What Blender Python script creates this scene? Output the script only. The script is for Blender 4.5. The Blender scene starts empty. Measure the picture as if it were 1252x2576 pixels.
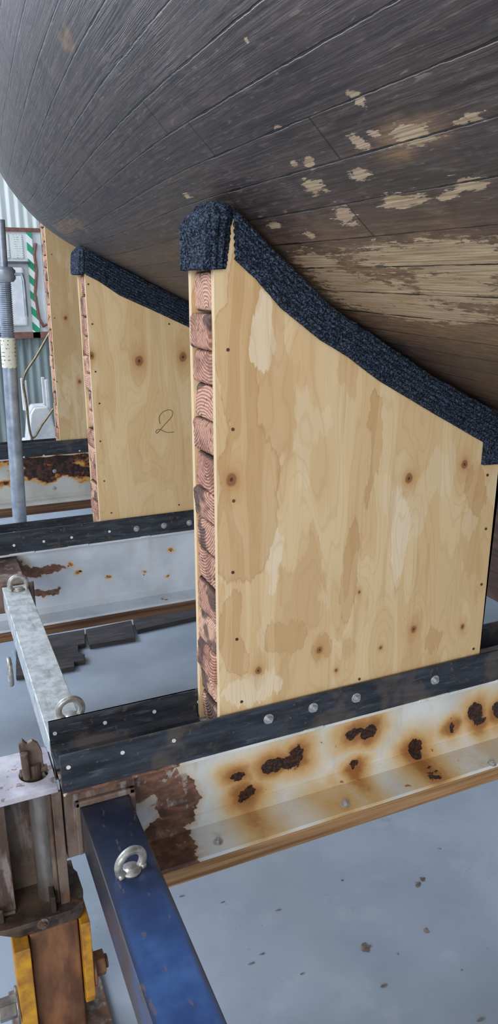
import bpy, bmesh, math, random
import numpy as np
from mathutils import Vector, Matrix, noise as mnoise
random.seed(7)
S=bpy.context.scene
COL=S.collection
try:
    S.view_settings.view_transform='Standard'
except Exception: pass

# ---------------------------------------------------------------- camera
FOC=1850.;TH=math.radians(17);AZ=math.radians(66.2)
ct,st,ca,sa=math.cos(TH),math.sin(TH),math.cos(AZ),math.sin(AZ)
CZ=1.65
FLOOR=-0.35
cam_d=bpy.data.cameras.new('camera');cam=bpy.data.objects.new('camera',cam_d);COL.objects.link(cam)
cam_d.sensor_fit='VERTICAL';cam_d.sensor_height=36;cam_d.lens=FOC/2576*36;cam_d.clip_start=.02
cam.location=(0,0,CZ)
cam.rotation_euler=Vector((ct*ca,ct*sa,-st)).to_track_quat('-Z','Y').to_euler()
S.camera=cam
def survey(px,py,ax,v):
    """measured photo point -> true world point on a known plane of the scene"""
    r=(px-626)/FOC;u=(1288-py)/FOC
    F=ct+u*st;U=u*ct-st
    d=(F*ca+r*sa,F*sa-r*ca,U);o=(0,0,CZ);s=(v-o[ax])/d[ax]
    return Vector([o[i]+s*d[i] for i in range(3)])
def ray(px,py):
    r=(px-626)/FOC;u=(1288-py)/FOC
    F=ct+u*st;U=u*ct-st
    return Vector((F*ca+r*sa,F*sa-r*ca,U)).normalized()

# ---------------------------------------------------------------- materials
def lin(c):
    return tuple([(x/255/12.92 if x/255<=.04045 else ((x/255+.055)/1.055)**2.4) for x in c])+(1,)
class M:
    def __init__(s,name,rough=.6,metal=0,spec=.5):
        s.m=bpy.data.materials.new(name);s.m.use_nodes=True
        s.t=s.m.node_tree;s.b=s.t.nodes['Principled BSDF']
        s.b.inputs['Roughness'].default_value=rough;s.b.inputs['Metallic'].default_value=metal
        s.b.inputs['Specular IOR Level'].default_value=spec
        s.geo=s.t.nodes.new('ShaderNodeNewGeometry');s.pos=s.geo.outputs['Position']
        s.tc=s.t.nodes.new('ShaderNodeTexCoord')
    def put(s,inp,v):
        if isinstance(v,bpy.types.NodeSocket): s.t.links.new(v,inp)
        elif isinstance(v,(int,float)) and inp.type in('VECTOR','RGBA'):
            inp.default_value=(v,)*(len(inp.default_value))
        else: inp.default_value=v
    def math(s,op,a,b=0,c=0,clamp=False):
        n=s.t.nodes.new('ShaderNodeMath');n.operation=op;n.use_clamp=clamp
        s.put(n.inputs[0],a);s.put(n.inputs[1],b);s.put(n.inputs[2],c);return n.outputs[0]
    def vmath(s,op,a,b=(0,0,0)):
        n=s.t.nodes.new('ShaderNodeVectorMath');n.operation=op
        s.put(n.inputs[0],a);s.put(n.inputs[1],b)
        return n.outputs['Value'] if op in('LENGTH','DISTANCE','DOT_PRODUCT') else n.outputs[0]
    def noise(s,vec,scale=5,detail=3,rough=.55,dist=0,color=False):
        n=s.t.nodes.new('ShaderNodeTexNoise');s.put(n.inputs['Vector'],vec)
        s.put(n.inputs['Scale'],scale);s.put(n.inputs['Detail'],detail);s.put(n.inputs['Roughness'],rough);s.put(n.inputs['Distortion'],dist)
        return n.outputs['Color'] if color else n.outputs['Fac']
    def white(s,v):
        n=s.t.nodes.new('ShaderNodeTexWhiteNoise');n.noise_dimensions='1D';s.put(n.inputs['W'],v);return n.outputs['Value']
    def sc(s,vec,k): return s.vmath('MULTIPLY',vec,k)
    def mix(s,f,a,b,mode='MIX'):
        n=s.t.nodes.new('ShaderNodeMix');n.data_type='RGBA';n.blend_type=mode
        s.put(n.inputs[0],f)
        s.put(n.inputs[6],lin(a) if isinstance(a,tuple) and len(a)==3 else a)
        s.put(n.inputs[7],lin(b) if isinstance(b,tuple) and len(b)==3 else b)
        return n.outputs[2]
    def step(s,v,lo,hi):
        n=s.t.nodes.new('ShaderNodeMapRange');n.interpolation_type='SMOOTHSTEP'
        s.put(n.inputs[0],v);n.inputs[1].default_value=lo;n.inputs[2].default_value=hi
        return n.outputs[0]
    def inv(s,v): return s.math('SUBTRACT',1.,v)
    def mul(s,a,b): return s.math('MULTIPLY',a,b)
    def sep(s,v):
        n=s.t.nodes.new('ShaderNodeSeparateXYZ');s.put(n.inputs[0],v);return n.outputs
    def comb(s,x,y,z):
        n=s.t.nodes.new('ShaderNodeCombineXYZ');s.put(n.inputs[0],x);s.put(n.inputs[1],y);s.put(n.inputs[2],z);return n.outputs[0]
    def warp(s,vec,scale,amt,detail=3):
        c=s.noise(vec,scale,detail,color=True)
        return s.vmath('ADD',vec,s.vmath('MULTIPLY',s.vmath('SUBTRACT',c,(.5,.5,.5)),(amt,amt,amt)))
    def spots(s,vec,lst):
        out=None
        for c,r in lst:
            d=s.vmath('LENGTH',s.vmath('MULTIPLY',s.vmath('SUBTRACT',vec,tuple(c)),tuple(1/k for k in r)))
            out=d if out is None else s.math('MINIMUM',out,d)
        return out
    def bump(s,h,strength=.3,dist=.01,prev=None):
        n=s.t.nodes.new('ShaderNodeBump');s.put(n.inputs['Height'],h);n.inputs['Strength'].default_value=strength;n.inputs['Distance'].default_value=dist
        if prev: s.t.links.new(prev,n.inputs['Normal'])
        return n.outputs[0]
    def done(s,color=None,normal=None,rough=None,metal=None):
        if color is not None: s.put(s.b.inputs['Base Color'],lin(color) if isinstance(color,tuple) and len(color)==3 else color)
        if normal is not None: s.put(s.b.inputs['Normal'],normal)
        if rough is not None: s.put(s.b.inputs['Roughness'],rough)
        if metal is not None: s.put(s.b.inputs['Metallic'],metal)
        return s.m

def mottled(name,a,b,scale=20,rough=.6,metal=0,bs=.2,stretch=(1,1,1)):
    m=M(name,rough,metal)
    n=m.noise(m.sc(m.pos,stretch),scale,5,.6)
    return m.done(m.mix(m.step(n,.3,.7),a,b),m.bump(n,bs,.004))

def mat_ply(name,knots,seed=0,amp=1.,stains=[],pales=[]):
    m=M(name,.6,0,.3)
    off=(seed*3.1,0,seed*1.7)
    p=m.vmath('ADD',m.pos,off)
    O=lambda k:(k[0]+off[0],k[1],k[2]+off[2])
    base=m.noise(m.sc(p,(4.2,4,.7)),1.4,2.5,.45,.6)
    if knots:
        kd=m.spots(m.warp(p,9,.02),[(O(k),(.03,.5,.085)) for k,_ in knots])
        base=m.math('ADD',base,m.mul(m.inv(m.step(kd,0,2.2)),.13))
    w=m.math('SINE',m.mul(base,26))
    band=m.step(w,-.3,.9)
    w2=m.step(m.math('SINE',m.mul(m.math('ADD',base,m.mul(m.noise(m.sc(p,(12,12,4)),1,3),.05)),150)),.55,1.)
    fine=m.noise(m.sc(p,(170,170,3)),1,3,.6)
    rag=m.vmath('ADD',p,m.sc(m.vmath('SUBTRACT',m.noise(m.sc(p,(55,55,9)),1,4,.65,color=True),(.5,.5,.5)),(.035,.0,.10)))
    rag=m.warp(rag,5,.05,2)
    blot=m.noise(m.warp(m.sc(rag,(4.2,4.2,1.6)),1.7,.5),1.25,2,.5)
    c=m.mix(m.mul(band,.8),(222,191,143),(232,206,162))
    c=m.mix(m.mul(m.step(blot,.56,.575),.5*amp),c,(206,170,120))
    blot2=m.noise(m.sc(rag,(5.5,5.5,2.2)),1.5,2,.5)
    c=m.mix(m.mul(m.step(blot2,.60,.61),.4*amp),c,(237,218,184))
    if stains:
        d=m.spots(m.warp(rag,3,.16,3),[(O(k),r) for k,r in stains])
        c=m.mix(m.mul(m.inv(m.step(d,.97,1.0)),.7),c,m.mix(m.step(band,.2,.8),(200,162,112),(212,176,126)))
        c=m.mix(m.mul(m.mul(m.step(d,.93,.97),m.inv(m.step(d,.985,1.02))),.4),c,(186,142,92))
    if pales:
        d=m.spots(m.warp(rag,3,.12,3),[(O(k),r) for k,r in pales])
        c=m.mix(m.mul(m.inv(m.step(d,.97,1.0)),.75),c,(239,221,190))
    c=m.mix(m.mul(w2,.16),c,(186,140,90))
    c=m.mix(m.mul(m.step(fine,.5,.75),.22),c,(198,158,106))
    dk=m.noise(m.sc(p,(16,16,1.3)),1.7,3,.5,.5)
    c=m.mix(m.mul(m.step(dk,.60,.72),.32),c,(194,152,102))
    edge=m.noise(p,2.1,3)
    c=m.mix(m.mul(m.step(edge,.5,.7),.3),c,(208,176,128))
    if knots:
        kd2=m.spots(m.warp(p,40,.007),[(O(k),(.0125*s,.5,.0155*s)) for k,s in knots])
        ring=m.math('SINE',m.mul(kd2,9))
        halo=m.spots(m.warp(p,11,.02),[(O(k),(.03*s,.5,.05*s)) for k,s in knots])
        c=m.mix(m.mul(m.inv(m.step(halo,.6,1.5)),.3),c,(196,148,92))
        c=m.mix(m.mul(m.inv(m.step(kd2,.8,2.2)),.5),c,(184,134,80))
        c=m.mix(m.mul(m.inv(m.step(kd2,.7,1.1)),.9),c,(146,98,62))
        c=m.mix(m.mul(m.inv(m.step(kd2,.1,.5)),m.step(ring,-.2,.6)),c,(80,50,34))
    return m.done(c,m.bump(fine,.12,.002))

def mat_paint_rust(name,cores,brown=[],base=(206,208,204),amt=.5,halo=.02,speck=.70,bfreq=12,bcol=((104,74,60),(136,98,78)),flaked=False):
    """worn white paint, cores=[(centre,radii)] deep rust holes, brown = paint-loss zones"""
    m=M(name,.5,0,.4)
    p=m.pos
    wp=m.warp(m.warp(p,20,.065,4),80,.018,4)
    big=m.noise(p,5,4)
    c=m.mix(m.step(big,.35,.7),base,tuple(int(k*.9) for k in base))
    st_=m.noise(m.sc(p,(14,14,3)),1.3,4)
    c=m.mix(m.mul(m.step(st_,.55,.75),.4*amt),c,(184,156,112))
    h=0.
    if flaked:
        z=m.sep(p)[2]
        zm=m.mul(m.step(z,.18,.27),m.inv(m.step(z,.43,.47)))
        n1=m.noise(m.sc(p,(1,1,1.6)),5.5,6,.62)
        n2=m.math('ADD',n1,m.mul(m.math('SUBTRACT',zm,1.),.25))
        c=m.mix(m.step(n2,.36,.44),c,(206,158,84))
        c=m.mix(m.step(n2,.44,.48),c,(150,86,42))
        rc=m.mix(m.step(m.noise(p,40,4),.4,.65),(34,26,26),(86,54,40))
        core=m.step(n2,.49,.505);c=m.mix(core,c,rc);h=core
    if cores:
        soft=m.spots(m.warp(m.warp(p,7,.08,3),40,.02,3),[(tuple(Vector(c_)),(r[0]+halo,r[1],r[2]+halo*.8)) for c_,r in cores])
        d=m.spots(wp,cores)
        c=m.mix(m.mul(m.inv(m.step(soft,.8,2.3)),.85),c,(218,188,128))
        c=m.mix(m.mul(m.inv(m.step(soft,.55,1.5)),.7),c,(198,142,70))
        c=m.mix(m.mul(m.inv(m.step(soft,.35,1.0)),.75),c,(138,78,32))
        nz=m.noise(p,120,4)
        dark=m.mix(m.step(nz,.4,.65),(30,22,20),(78,48,32))
        core=m.inv(m.step(d,1.0,1.05))
        c=m.mix(core,c,dark)
        h=core
    sp=m.noise(p,26,3,.5)
    c=m.mix(m.mul(m.step(sp,speck,speck+.05),.9),c,(160,104,54))
    if brown:
        b=m.spots(m.warp(wp,8,.09,4),brown)
        bn=m.noise(m.sc(p,(30,30,60)),1,4)
        bc=m.mix(m.step(bn,.35,.65),bcol[0],bcol[1])
        bc=m.mix(m.step(m.noise(p,22,5,.6),.56,.64),bc,(164,156,146))
        bc=m.mix(m.mul(m.step(m.noise(p,bfreq,4),.52,.58),.7),bc,(82,58,48))
        bm=m.inv(m.step(b,.97,1.03))
        c=m.mix(m.mul(m.inv(m.step(b,1.,1.35)),.5),c,(196,160,112))
        c=m.mix(bm,c,bc)
    n=m.bump(m.math('ADD',m.noise(p,160,4),m.mul(h,-2.)),.35,.003)
    return m.done(c,n)

def rusty(name,a,b,hi,hamt):
    m=M(name,.5,.15,.45)
    n=m.noise(m.sc(m.pos,(1,1,.5)),11,5,.6);n2=m.noise(m.pos,55,4,.6);n3=m.noise(m.sc(m.pos,(30,30,5)),1,4)
    c=m.mix(m.step(n,.38,.62),a,b)
    c=m.mix(m.mul(m.step(n3,.54,.66),hamt),c,hi)
    c=m.mix(m.mul(m.step(n2,.58,.70),.5),c,(44,34,30))
    c=m.mix(m.mul(m.step(m.noise(m.pos,17,4),.58,.66),.55),c,(126,78,48))
    return m.done(c,m.bump(n2,.25,.002))
mat_rust=rusty('rusty_steel',(82,64,54),(122,104,92),(158,150,144),.6)
mat_rust_dark=rusty('dark_greasy_steel',(54,44,38),(92,76,64),(120,110,104),.4)
mat_rust2=mottled('rust_brown_column',(84,54,38),(142,98,64),18,.65,0,.4,(1,1,.3))

m=M('black_mill_steel',.42,.0,.45)
n=m.noise(m.sc(m.pos,(2,4,14)),3,5,.6);n2=m.noise(m.pos,70,4)
c=m.mix(m.step(n,.35,.7),(34,38,44),(62,68,77))
c=m.mix(m.step(n2,.66,.72),c,(100,100,100))
c=m.mix(m.mul(m.step(m.noise(m.pos,6,4),.57,.66),.45),c,(104,90,78))
c=m.mix(m.mul(m.step(m.noise(m.sc(m.pos,(3,3,20)),4,4),.58,.68),.5),c,(94,100,108))
c=m.mix(m.mul(m.step(m.noise(m.sc(m.pos,(9,9,9)),4,5,.7),.62,.66),.6),c,(110,88,68))
mat_black=m.done(c,m.bump(n2,.15,.002))

m=M('galvanised_steel',.38,.55,.5)
n=m.noise(m.pos,30,5,.6);n2=m.noise(m.sc(m.pos,(12,3,12)),3,4)
c=m.mix(m.step(n,.35,.65),(178,183,184),(212,216,216))
c=m.mix(m.mul(m.step(n2,.55,.72),.6),c,(140,136,124))
mat_galv=m.done(c,m.bump(n,.25,.003),m.math('ADD',.28,m.mul(n,.3)))
mat_eye=mottled('dull_galvanised_eye',(140,138,132),(186,184,178),60,.4,.5,.3)

m=M('blue_paint',.32,.1,.55)
n=m.noise(m.pos,9,5,.6);n2=m.noise(m.sc(m.pos,(1,.3,1)),55,5,.65)
x,y,z=m.sep(m.pos)
c=m.mix(m.step(n,.35,.7),(38,66,116),(58,92,144))
c=m.mix(m.mul(m.step(y,1.05,1.42),.88),c,(36,38,48))
edge=m.math('ABSOLUTE',m.math('SUBTRACT',x,.301))
c=m.mix(m.mul(m.step(edge,.046,.062),m.step(n,.36,.55)),c,(52,52,58))
c=m.mix(m.mul(m.step(n2,.61,.67),.6),c,(112,92,82))
c=m.mix(m.mul(m.step(m.noise(m.pos,4,4),.54,.68),.4),c,(92,88,98))
mat_blue=m.done(c,m.bump(n2,.12,.002))

mat_bolt=mottled('zinc_bolt',(158,160,160),(200,202,200),60,.4,.5,.3)
mat_hole=mottled('hole_light_paint',(196,204,210),(224,230,234),60,.5,0,.1)  # pale colour stands in for light seen through open bolt holes
mat_yellow=mottled('yellow_paint',(206,150,34),(150,100,40),22,.5,0,.2)
mat_brass=mottled('brass_tube',(104,92,70),(136,122,94),30,.35,.6,.1)
mat_white=mottled('white_plastic',(206,210,212),(226,228,228),12,.5,0,.05)
mat_screw=mottled('dark_screw',(66,52,40),(120,96,70),90,.5,.4,.1)
mat_steeltube=mottled('worn_steel_tube',(96,88,82),(146,140,134),16,.3,.6,.2,(1,1,.3))
m=M('worn_grey_lilac_plate',.35,.1,.5)
n=m.noise(m.pos,9,5,.6);n2=m.noise(m.pos,30,5,.6)
c=m.mix(m.step(n,.35,.65),(168,164,174),(206,204,212))
c=m.mix(m.mul(m.step(n2,.56,.62),.8),c,(116,96,84))
mat_plate=m.done(c,m.bump(n2,.3,.003))

m=M('charcoal_carpet',.95,0,.15)
v=m.pos;n=m.noise(v,230,3,.7);n2=m.noise(v,70,3,.6)
c=m.mix(m.step(n,.42,.66),(20,26,36),(90,104,124))
c=m.mix(m.mul(m.step(n2,.55,.38),.6),c,(14,18,27))
mat_carpet=m.done(c,m.bump(n,.8,.004))

m=M('timber_end_grain',.85,0,.2)
oi=m.t.nodes.new('ShaderNodeObjectInfo').outputs['Random']
ob=m.tc.outputs['Object']
cx=m.mul(m.math('SUBTRACT',m.white(m.mul(oi,917.)),.5),.22)
cz=m.mul(m.math('SUBTRACT',m.white(m.mul(oi,331.)),.5),.30)
_,y_,z_=m.sep(ob)
v=m.comb(0.,m.math('SUBTRACT',y_,cx),m.math('SUBTRACT',z_,cz))
v=m.warp(v,14,.014)
r=m.vmath('LENGTH',v)
ring=m.math('SINE',m.mul(r,760.))
tone=m.white(m.mul(oi,55.))
a_=m.mix(tone,(142,98,80),(180,136,114));b_=m.mix(tone,(190,144,124),(216,178,152))
c=m.mix(m.step(ring,-.5,.8),a_,b_)
rp=m.vmath('ADD',m.pos,m.comb(0.,m.mul(oi,9.),m.mul(oi,13.)))
c=m.mix(m.mul(m.step(m.noise(rp,11,3,.55),.5,.62),.6),c,(116,80,66))
c=m.mix(m.mul(m.step(m.noise(rp,8,3,.5),.55,.61),.8),c,(68,58,56))
c=m.mix(m.mul(m.step(m.noise(rp,60,3),.6,.66),.6),c,(54,46,44))
rimz=m.math('ABSOLUTE',m.mul(z_,22.5))
c=m.mix(m.mul(m.step(rimz,.84,1.0),.85),c,(52,38,34))
hh_=m.math('ADD',ring,m.mul(m.noise(rp,40,4),4.))
mat_timber=m.done(c,m.bump(hh_,.5,.003))

m=M('weathered_runner_timber',.75,0,.3)
n=m.noise(m.sc(m.pos,(1.2,30,40)),1.6,5,.6)
c=m.mix(m.step(n,.3,.7),(126,90,56),(186,146,102))
mat_runner=m.done(c,m.bump(n,.3,.003))
m=M('dark_runner_timber',.75,0,.3)
n=m.noise(m.sc(m.pos,(1.2,30,40)),1.6,5,.6)
c=m.mix(m.step(n,.3,.7),(78,54,40),(126,94,68))
mat_runner_d=m.done(c,m.bump(n,.3,.003))
mat_plank=mottled('dark_floor_plank',(40,38,40),(66,62,62),8,.8,0,.3,(1,6,6))

# ---------------------------------------------------------------- mesh helpers
WORLD={}
def tag(o,label=None,cat=None,kind=None,group=None):
    if label:o['label']=label
    if cat:o['category']=cat
    if kind:o['kind']=kind
    if group:o['group']=group
    return o
def link(o,loc,parent):
    WORLD[o.name]=Vector(loc)
    if parent is not None:
        o.parent=parent
        o.location=Vector(loc)-WORLD[parent.name]
    else: o.location=loc
    COL.objects.link(o);return o
def empty(name,loc,parent=None,**k):
    o=bpy.data.objects.new(name,None);o.empty_display_size=.05;link(o,loc,parent);return tag(o,**k)
def mesh(name,verts,faces,mat,parent=None,smooth=False,bevel=0,**k):
    vs=[Vector(v) for v in verts]
    lo=Vector([min(v[i] for v in vs) for i in range(3)]);hi=Vector([max(v[i] for v in vs) for i in range(3)])
    c=(lo+hi)/2
    me=bpy.data.meshes.new(name)
    me.from_pydata([v-c for v in vs],[],faces)
    bm=bmesh.new();bm.from_mesh(me);bmesh.ops.recalc_face_normals(bm,faces=bm.faces)
    bm.to_mesh(me);bm.free()
    me.materials.append(mat)
    if smooth:
        for p in me.polygons:p.use_smooth=True
    o=bpy.data.objects.new(name,me);link(o,c,parent)
    if bevel:
        b=o.modifiers.new('bevel','BEVEL');b.width=bevel;b.segments=3;b.limit_method='ANGLE'
    return tag(o,**k)
def merge(parts):
    V=[];F=[]
    for v,f in parts:
        n=len(V);V+=list(v);F+=[tuple(i+n for i in q) for q in f]
    return V,F
def boxg(x0,x1,y0,y1,z0,z1):
    v=[(x,y,z) for x in(x0,x1) for y in(y0,y1) for z in(z0,z1)]
    f=[(0,1,3,2),(4,6,7,5),(0,4,5,1),(2,3,7,6),(0,2,6,4),(1,5,7,3)]
    return v,f
def box(name,x0,x1,y0,y1,z0,z1,mat,parent=None,bevel=.001,**k):
    v,f=boxg(x0,x1,y0,y1,z0,z1);return mesh(name,v,f,mat,parent,bevel=bevel,**k)
def prism(poly,lo,hi,ax):
    n=len(poly)
    def mk(a,b,c): return {0:(c,a,b),1:(a,c,b),2:(a,b,c)}[ax]
    v=[mk(a,b,lo) for a,b in poly]+[mk(a,b,hi) for a,b in poly]
    f=[tuple(range(n)),tuple(range(2*n-1,n-1,-1))]+[(i,i+n,(i+1)%n+n,(i+1)%n) for i in range(n)]
    return v,f
def prism_xz(poly,y0,y1): return prism(poly,y0,y1,1)
def prism_yz(poly,x0,x1): return prism(poly,x0,x1,0)
def tubeg(pts,r,seg=16,closed=False,rs=None):
    pts=[Vector(p) for p in pts];n=len(pts);V=[];F=[]
    up=None
    for i,p in enumerate(pts):
        a=pts[(i-1)%n] if (closed or i>0) else p
        b=pts[(i+1)%n] if (closed or i<n-1) else p
        t=(b-a).normalized()
        if up is None:
            up=Vector((0,0,1)) if abs(t.z)<.9 else Vector((1,0,0))
        s=t.cross(up).normalized();u=s.cross(t).normalized();up=u
        rr=rs[i] if rs else r
        for k in range(seg):
            an=2*math.pi*k/seg
            V.append(p+s*math.cos(an)*rr+u*math.sin(an)*rr)
    m=n if closed else n-1
    for i in range(m):
        j=(i+1)%n
        for k in range(seg):
            l=(k+1)%seg
            F.append((i*seg+k,i*seg+l,j*seg+l,j*seg+k))
    if not closed:
        F.append(tuple(range(seg)));F.append(tuple(range(n*seg-1,(n-1)*seg-1,-1)))
    return V,F
def tube(name,pts,r,mat,parent=None,seg=18,closed=False,smooth=True,rs=None,**k):
    v,f=tubeg(pts,r,seg,closed,rs)
    o=mesh(name,v,f,mat,parent,smooth=smooth,**k)
    if smooth:
        e=o.modifiers.new('es','EDGE_SPLIT');e.split_angle=math.radians(40)
    return o
def hexbolt(name,c,axis,r,mat,parent,h=None):
    c=Vector(c);a=Vector(axis).normalized();h=h or r*1.1
    g=[tubeg([c,c+a*r*.22],r*1.55,20),tubeg([c+a*r*.2,c+a*h],r,6)]
    g.append(tubeg([c+a*h*.95,c+a*h*1.25],r*.55,12))
    v,f=merge(g);return mesh(name,v,f,mat,parent,bevel=r*.08)
def dup(src,name,loc,parent,**k):
    o=src.copy();o.name=name
    if parent is not None:
        o.parent=parent;o.location=Vector(loc)-WORLD[parent.name]
    else:o.location=loc
    COL.objects.link(o);WORLD[o.name]=Vector(loc);return tag(o,**k)

# ---------------------------------------------------------------- hull
XC=1.9
ST={
-2.2:[(1.9,1.10),(1.52,1.30),(1.14,1.50),(.90,1.68),(.74,1.83),(.56,2.03),(.42,2.30),(.33,2.64),(.30,3.3)],
-.3:[(1.9,1.10),(1.48,1.29),(1.08,1.50),(.82,1.69),(.66,1.83),(.47,2.03),(.32,2.30),(.22,2.64),(.18,3.3)],
1.69:[(1.9,1.14),(1.469,1.328),(1.059,1.541),(.815,1.712),(.655,1.847),(.465,2.04),(.30,2.30),(.20,2.64),(.16,3.3)],
3.50:[(1.9,1.32),(1.50,1.455),(1.188,1.597),(.925,1.722),(.71,1.832),(.54,1.975),(.40,2.20),(.29,2.55),(.24,3.3)],
5.58:[(1.9,1.64),(1.6,1.79),(1.3,1.925),(1.075,2.03),(.91,2.135),(.79,2.26),(.68,2.43),(.58,2.75),(.52,3.4)],
7.4:[(1.9,2.0),(1.78,2.13),(1.62,2.27),(1.48,2.39),(1.37,2.50),(1.28,2.63),(1.19,2.80),(1.11,3.08),(1.05,3.55)],
9.0:[(1.9,2.5),(1.89,2.6),(1.87,2.7),(1.85,2.8),(1.83,2.9),(1.81,3.0),(1.79,3.12),(1.77,3.3),(1.75,3.7)],
}
ys=sorted(ST);P=np.array([ST[y] for y in ys])  # (ny,9,2)
def hermite(xs,vals,q):
    xs=np.array(xs,float);n=len(xs)
    mm=np.zeros_like(vals)
    for i in range(n):
        if i==0:mm[i]=(vals[1]-vals[0])/(xs[1]-xs[0])
        elif i==n-1:mm[i]=(vals[-1]-vals[-2])/(xs[-1]-xs[-2])
        else:
            a=(vals[i]-vals[i-1])/(xs[i]-xs[i-1]);b=(vals[i+1]-vals[i])/(xs[i+1]-xs[i])
            ha=xs[i]-xs[i-1];hb=xs[i+1]-xs[i]
            mm[i]=(a*hb+b*ha)/(ha+hb)
    out=[]
    for t in q:
        i=min(max(np.searchsorted(xs,t)-1,0),n-2);h=xs[i+1]-xs[i];s=(t-xs[i])/h
        out.append((2*s**3-3*s**2+1)*vals[i]+(s**3-2*s**2+s)*h*mm[i]+(-2*s**3+3*s**2)*vals[i+1]+(s**3-s**2)*h*mm[i+1])
    return np.array(out)
NY=140;NV=72
yq=np.linspace(ys[0],ys[-1],NY);iq=np.linspace(0,8,NV)
A=hermite(ys,P,yq)
H=np.array([hermite(range(9),A[j],iq) for j in range(NY)])
ref=hermite(range(9),P[2],iq);arc=np.concatenate([[0],np.cumsum(np.linalg.norm(np.diff(ref,axis=0),axis=1))])
PW=.080
vv=arc/PW
V=[];F=[];UVc=[]
for side in(0,1):
    off=len(V)
    for j in range(NY):
        for i in range(NV):
            x,z=H[j,i]
            x=min(x,XC)
            if side:x=2*XC-x
            V.append(Vector((x,yq[j],z)));UVc.append((yq[j],vv[i]+side*40))
    for j in range(NY-1):
        for i in range(NV-1):
            a=off+j*NV+i;F.append((a,a+1,a+NV+1,a+NV))
boat=empty('boat',(XC,3.4,.46),label='old timber boat hull with dark stripped planking, propped on plywood cradles',cat='boat')
from mathutils.bvhtree import BVHTree
bvh=BVHTree.FromPolygons(V,F)
def on_hull(px,py):
    h=bvh.ray_cast(Vector((0,0,CZ)),ray(px,py));return h[0]
m=M('hull_planking',.5,0,.5)
uvn=m.t.nodes.new('ShaderNodeUVMap');uvn.uv_map='planks'
uv=uvn.outputs[0];uu,vvn,_=m.sep(uv)
wob=m.math('ADD',m.mul(m.math('SUBTRACT',m.noise(m.sc(m.pos,(.8,.8,.8)),1.2,2),.5),.16),m.mul(m.math('SUBTRACT',m.noise(m.pos,22,4),.5),.035))
vw=m.math('ADD',vvn,wob)
fr=m.math('FRACT',vw);pid=m.math('FLOOR',vw)
d=m.math('MINIMUM',fr,m.inv(fr))
rnd=m.white(pid)
brk=m.noise(m.comb(m.mul(uu,5.),vw,0.),1.5,5,.65)
wid=m.mul(m.step(brk,.42,.70),.022)
seam=m.mul(m.inv(m.step(m.math('SUBTRACT',d,wid),.006,.022)),m.math('ADD',.45,m.mul(m.step(brk,.35,.55),.55)))
bt=m.math('FRACT',m.math('ADD',m.math('DIVIDE',uu,3.4),m.mul(rnd,7.3)))
butt=m.inv(m.step(m.math('ABSOLUTE',m.math('SUBTRACT',bt,.5)),.0003,.0009))
gl=m.comb(m.mul(uu,1.3),m.math('ADD',m.mul(vw,4.4),m.mul(rnd,50)),rnd)
g1=m.noise(gl,2.2,8,.72,.6)
gsin=m.math('SINE',m.mul(m.noise(gl,.5,2,.5,.5),150.))
gmask=m.step(m.noise(m.pos,2.2,3),.45,.65)
cl=m.noise(m.pos,3.2,5,.6)
sx,sy,sz=m.sep(m.pos)
c=m.mix(m.step(g1,.34,.66),(38,31,30),(84,69,63))
c=m.mix(m.mul(m.step(cl,.45,.68),.45),c,(90,76,72))
c=m.mix(m.mul(m.step(rnd,.3,1.),.4),c,(46,40,42))
c=m.mix(m.mul(m.step(m.white(m.math('ADD',pid,77.)),.6,1.),.35),c,(98,76,64))
c=m.mix(m.mul(m.step(gsin,.1,1.),m.math('ADD',.14,m.mul(gmask,.30))),c,(26,23,24))
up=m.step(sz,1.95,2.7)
c=m.mix(m.mul(up,.35),c,(98,96,110))  # bluish sheen of the daylight painted into the higher planks
aniso=m.noise(m.comb(m.mul(uu,4.),m.math('ADD',m.mul(vw,2.2),m.mul(rnd,9.)),0.),3.2,8,.72)
fl=m.noise(m.comb(m.mul(uu,16.),m.mul(vw,8.),0.),1.,6,.65)
near=m.inv(m.step(d,.03,.16))
c=m.mix(m.mul(m.step(aniso,.52,.66),.5),c,(114,102,98))
c=m.mix(m.mul(m.step(fl,.61,.66),m.math('ADD',.30,m.mul(near,.2))),c,(146,134,124))
c=m.mix(m.mul(m.step(m.noise(m.pos,12,5,.65),.54,.66),.45),c,(34,29,30))
up_=[((870,545),.042,.016),((1010,505),.075,.011),((1180,465),.03,.010),((1030,335),.055,.016),((895,245),.016,.010),((905,360),.02,.012),
((775,405),.026,.010),((740,410),.016,.008),((790,470),.040,.010),((905,440),.033,.008),((780,590),.025,.008),((690,568),.035,.008),((940,340),.022,.007),((1180,300),.04,.005),((470,490),.035,.006),((1130,490),.035,.007),((620,100),.010,.005),((700,320),.012,.006)]
lo_=[((1080,645),.26,.026),((800,665),.10,.026),((940,745),.26,.045),((1140,725),.16,.032),((1170,670),.2,.032),((1060,790),.24,.024),((850,700),.14,.026)]
lst=[];lst2=[]
for (px,py),a,b in up_+lo_:
    h=on_hull(px,py)
    if h is not None: lst.append((h,(b*1.9,a,b*1.25)))
for (px,py),a,b in (((1080,750),.8,.17),((165,575),.5,.04),((170,100),.06,.03),((1030,350),.12,.03)):
    h=on_hull(px,py)
    if h is not None: lst2.append((h,(b*1.7,a,b)))
sd_=m.spots(m.warp(m.pos,20,.02,3),lst)
rag=m.math('ADD',m.mul(m.noise(m.comb(m.mul(uu,12.),m.mul(vw,5.),0.),1.7,8,.74),3.8),m.mul(m.math('SUBTRACT',rnd,.5),.3))
pm=m.step(m.math('SUBTRACT',rag,m.mul(sd_,.95)),1.08,1.12)
pm2=m.inv(m.step(m.spots(m.warp(m.pos,8,.1,3),lst2),.5,1.15))
pn=m.noise(m.comb(m.mul(uu,6.),m.mul(vw,18.),0.),1.,4)
pc=m.mix(m.step(pn,.35,.65),(186,164,132),(144,120,90))
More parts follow.
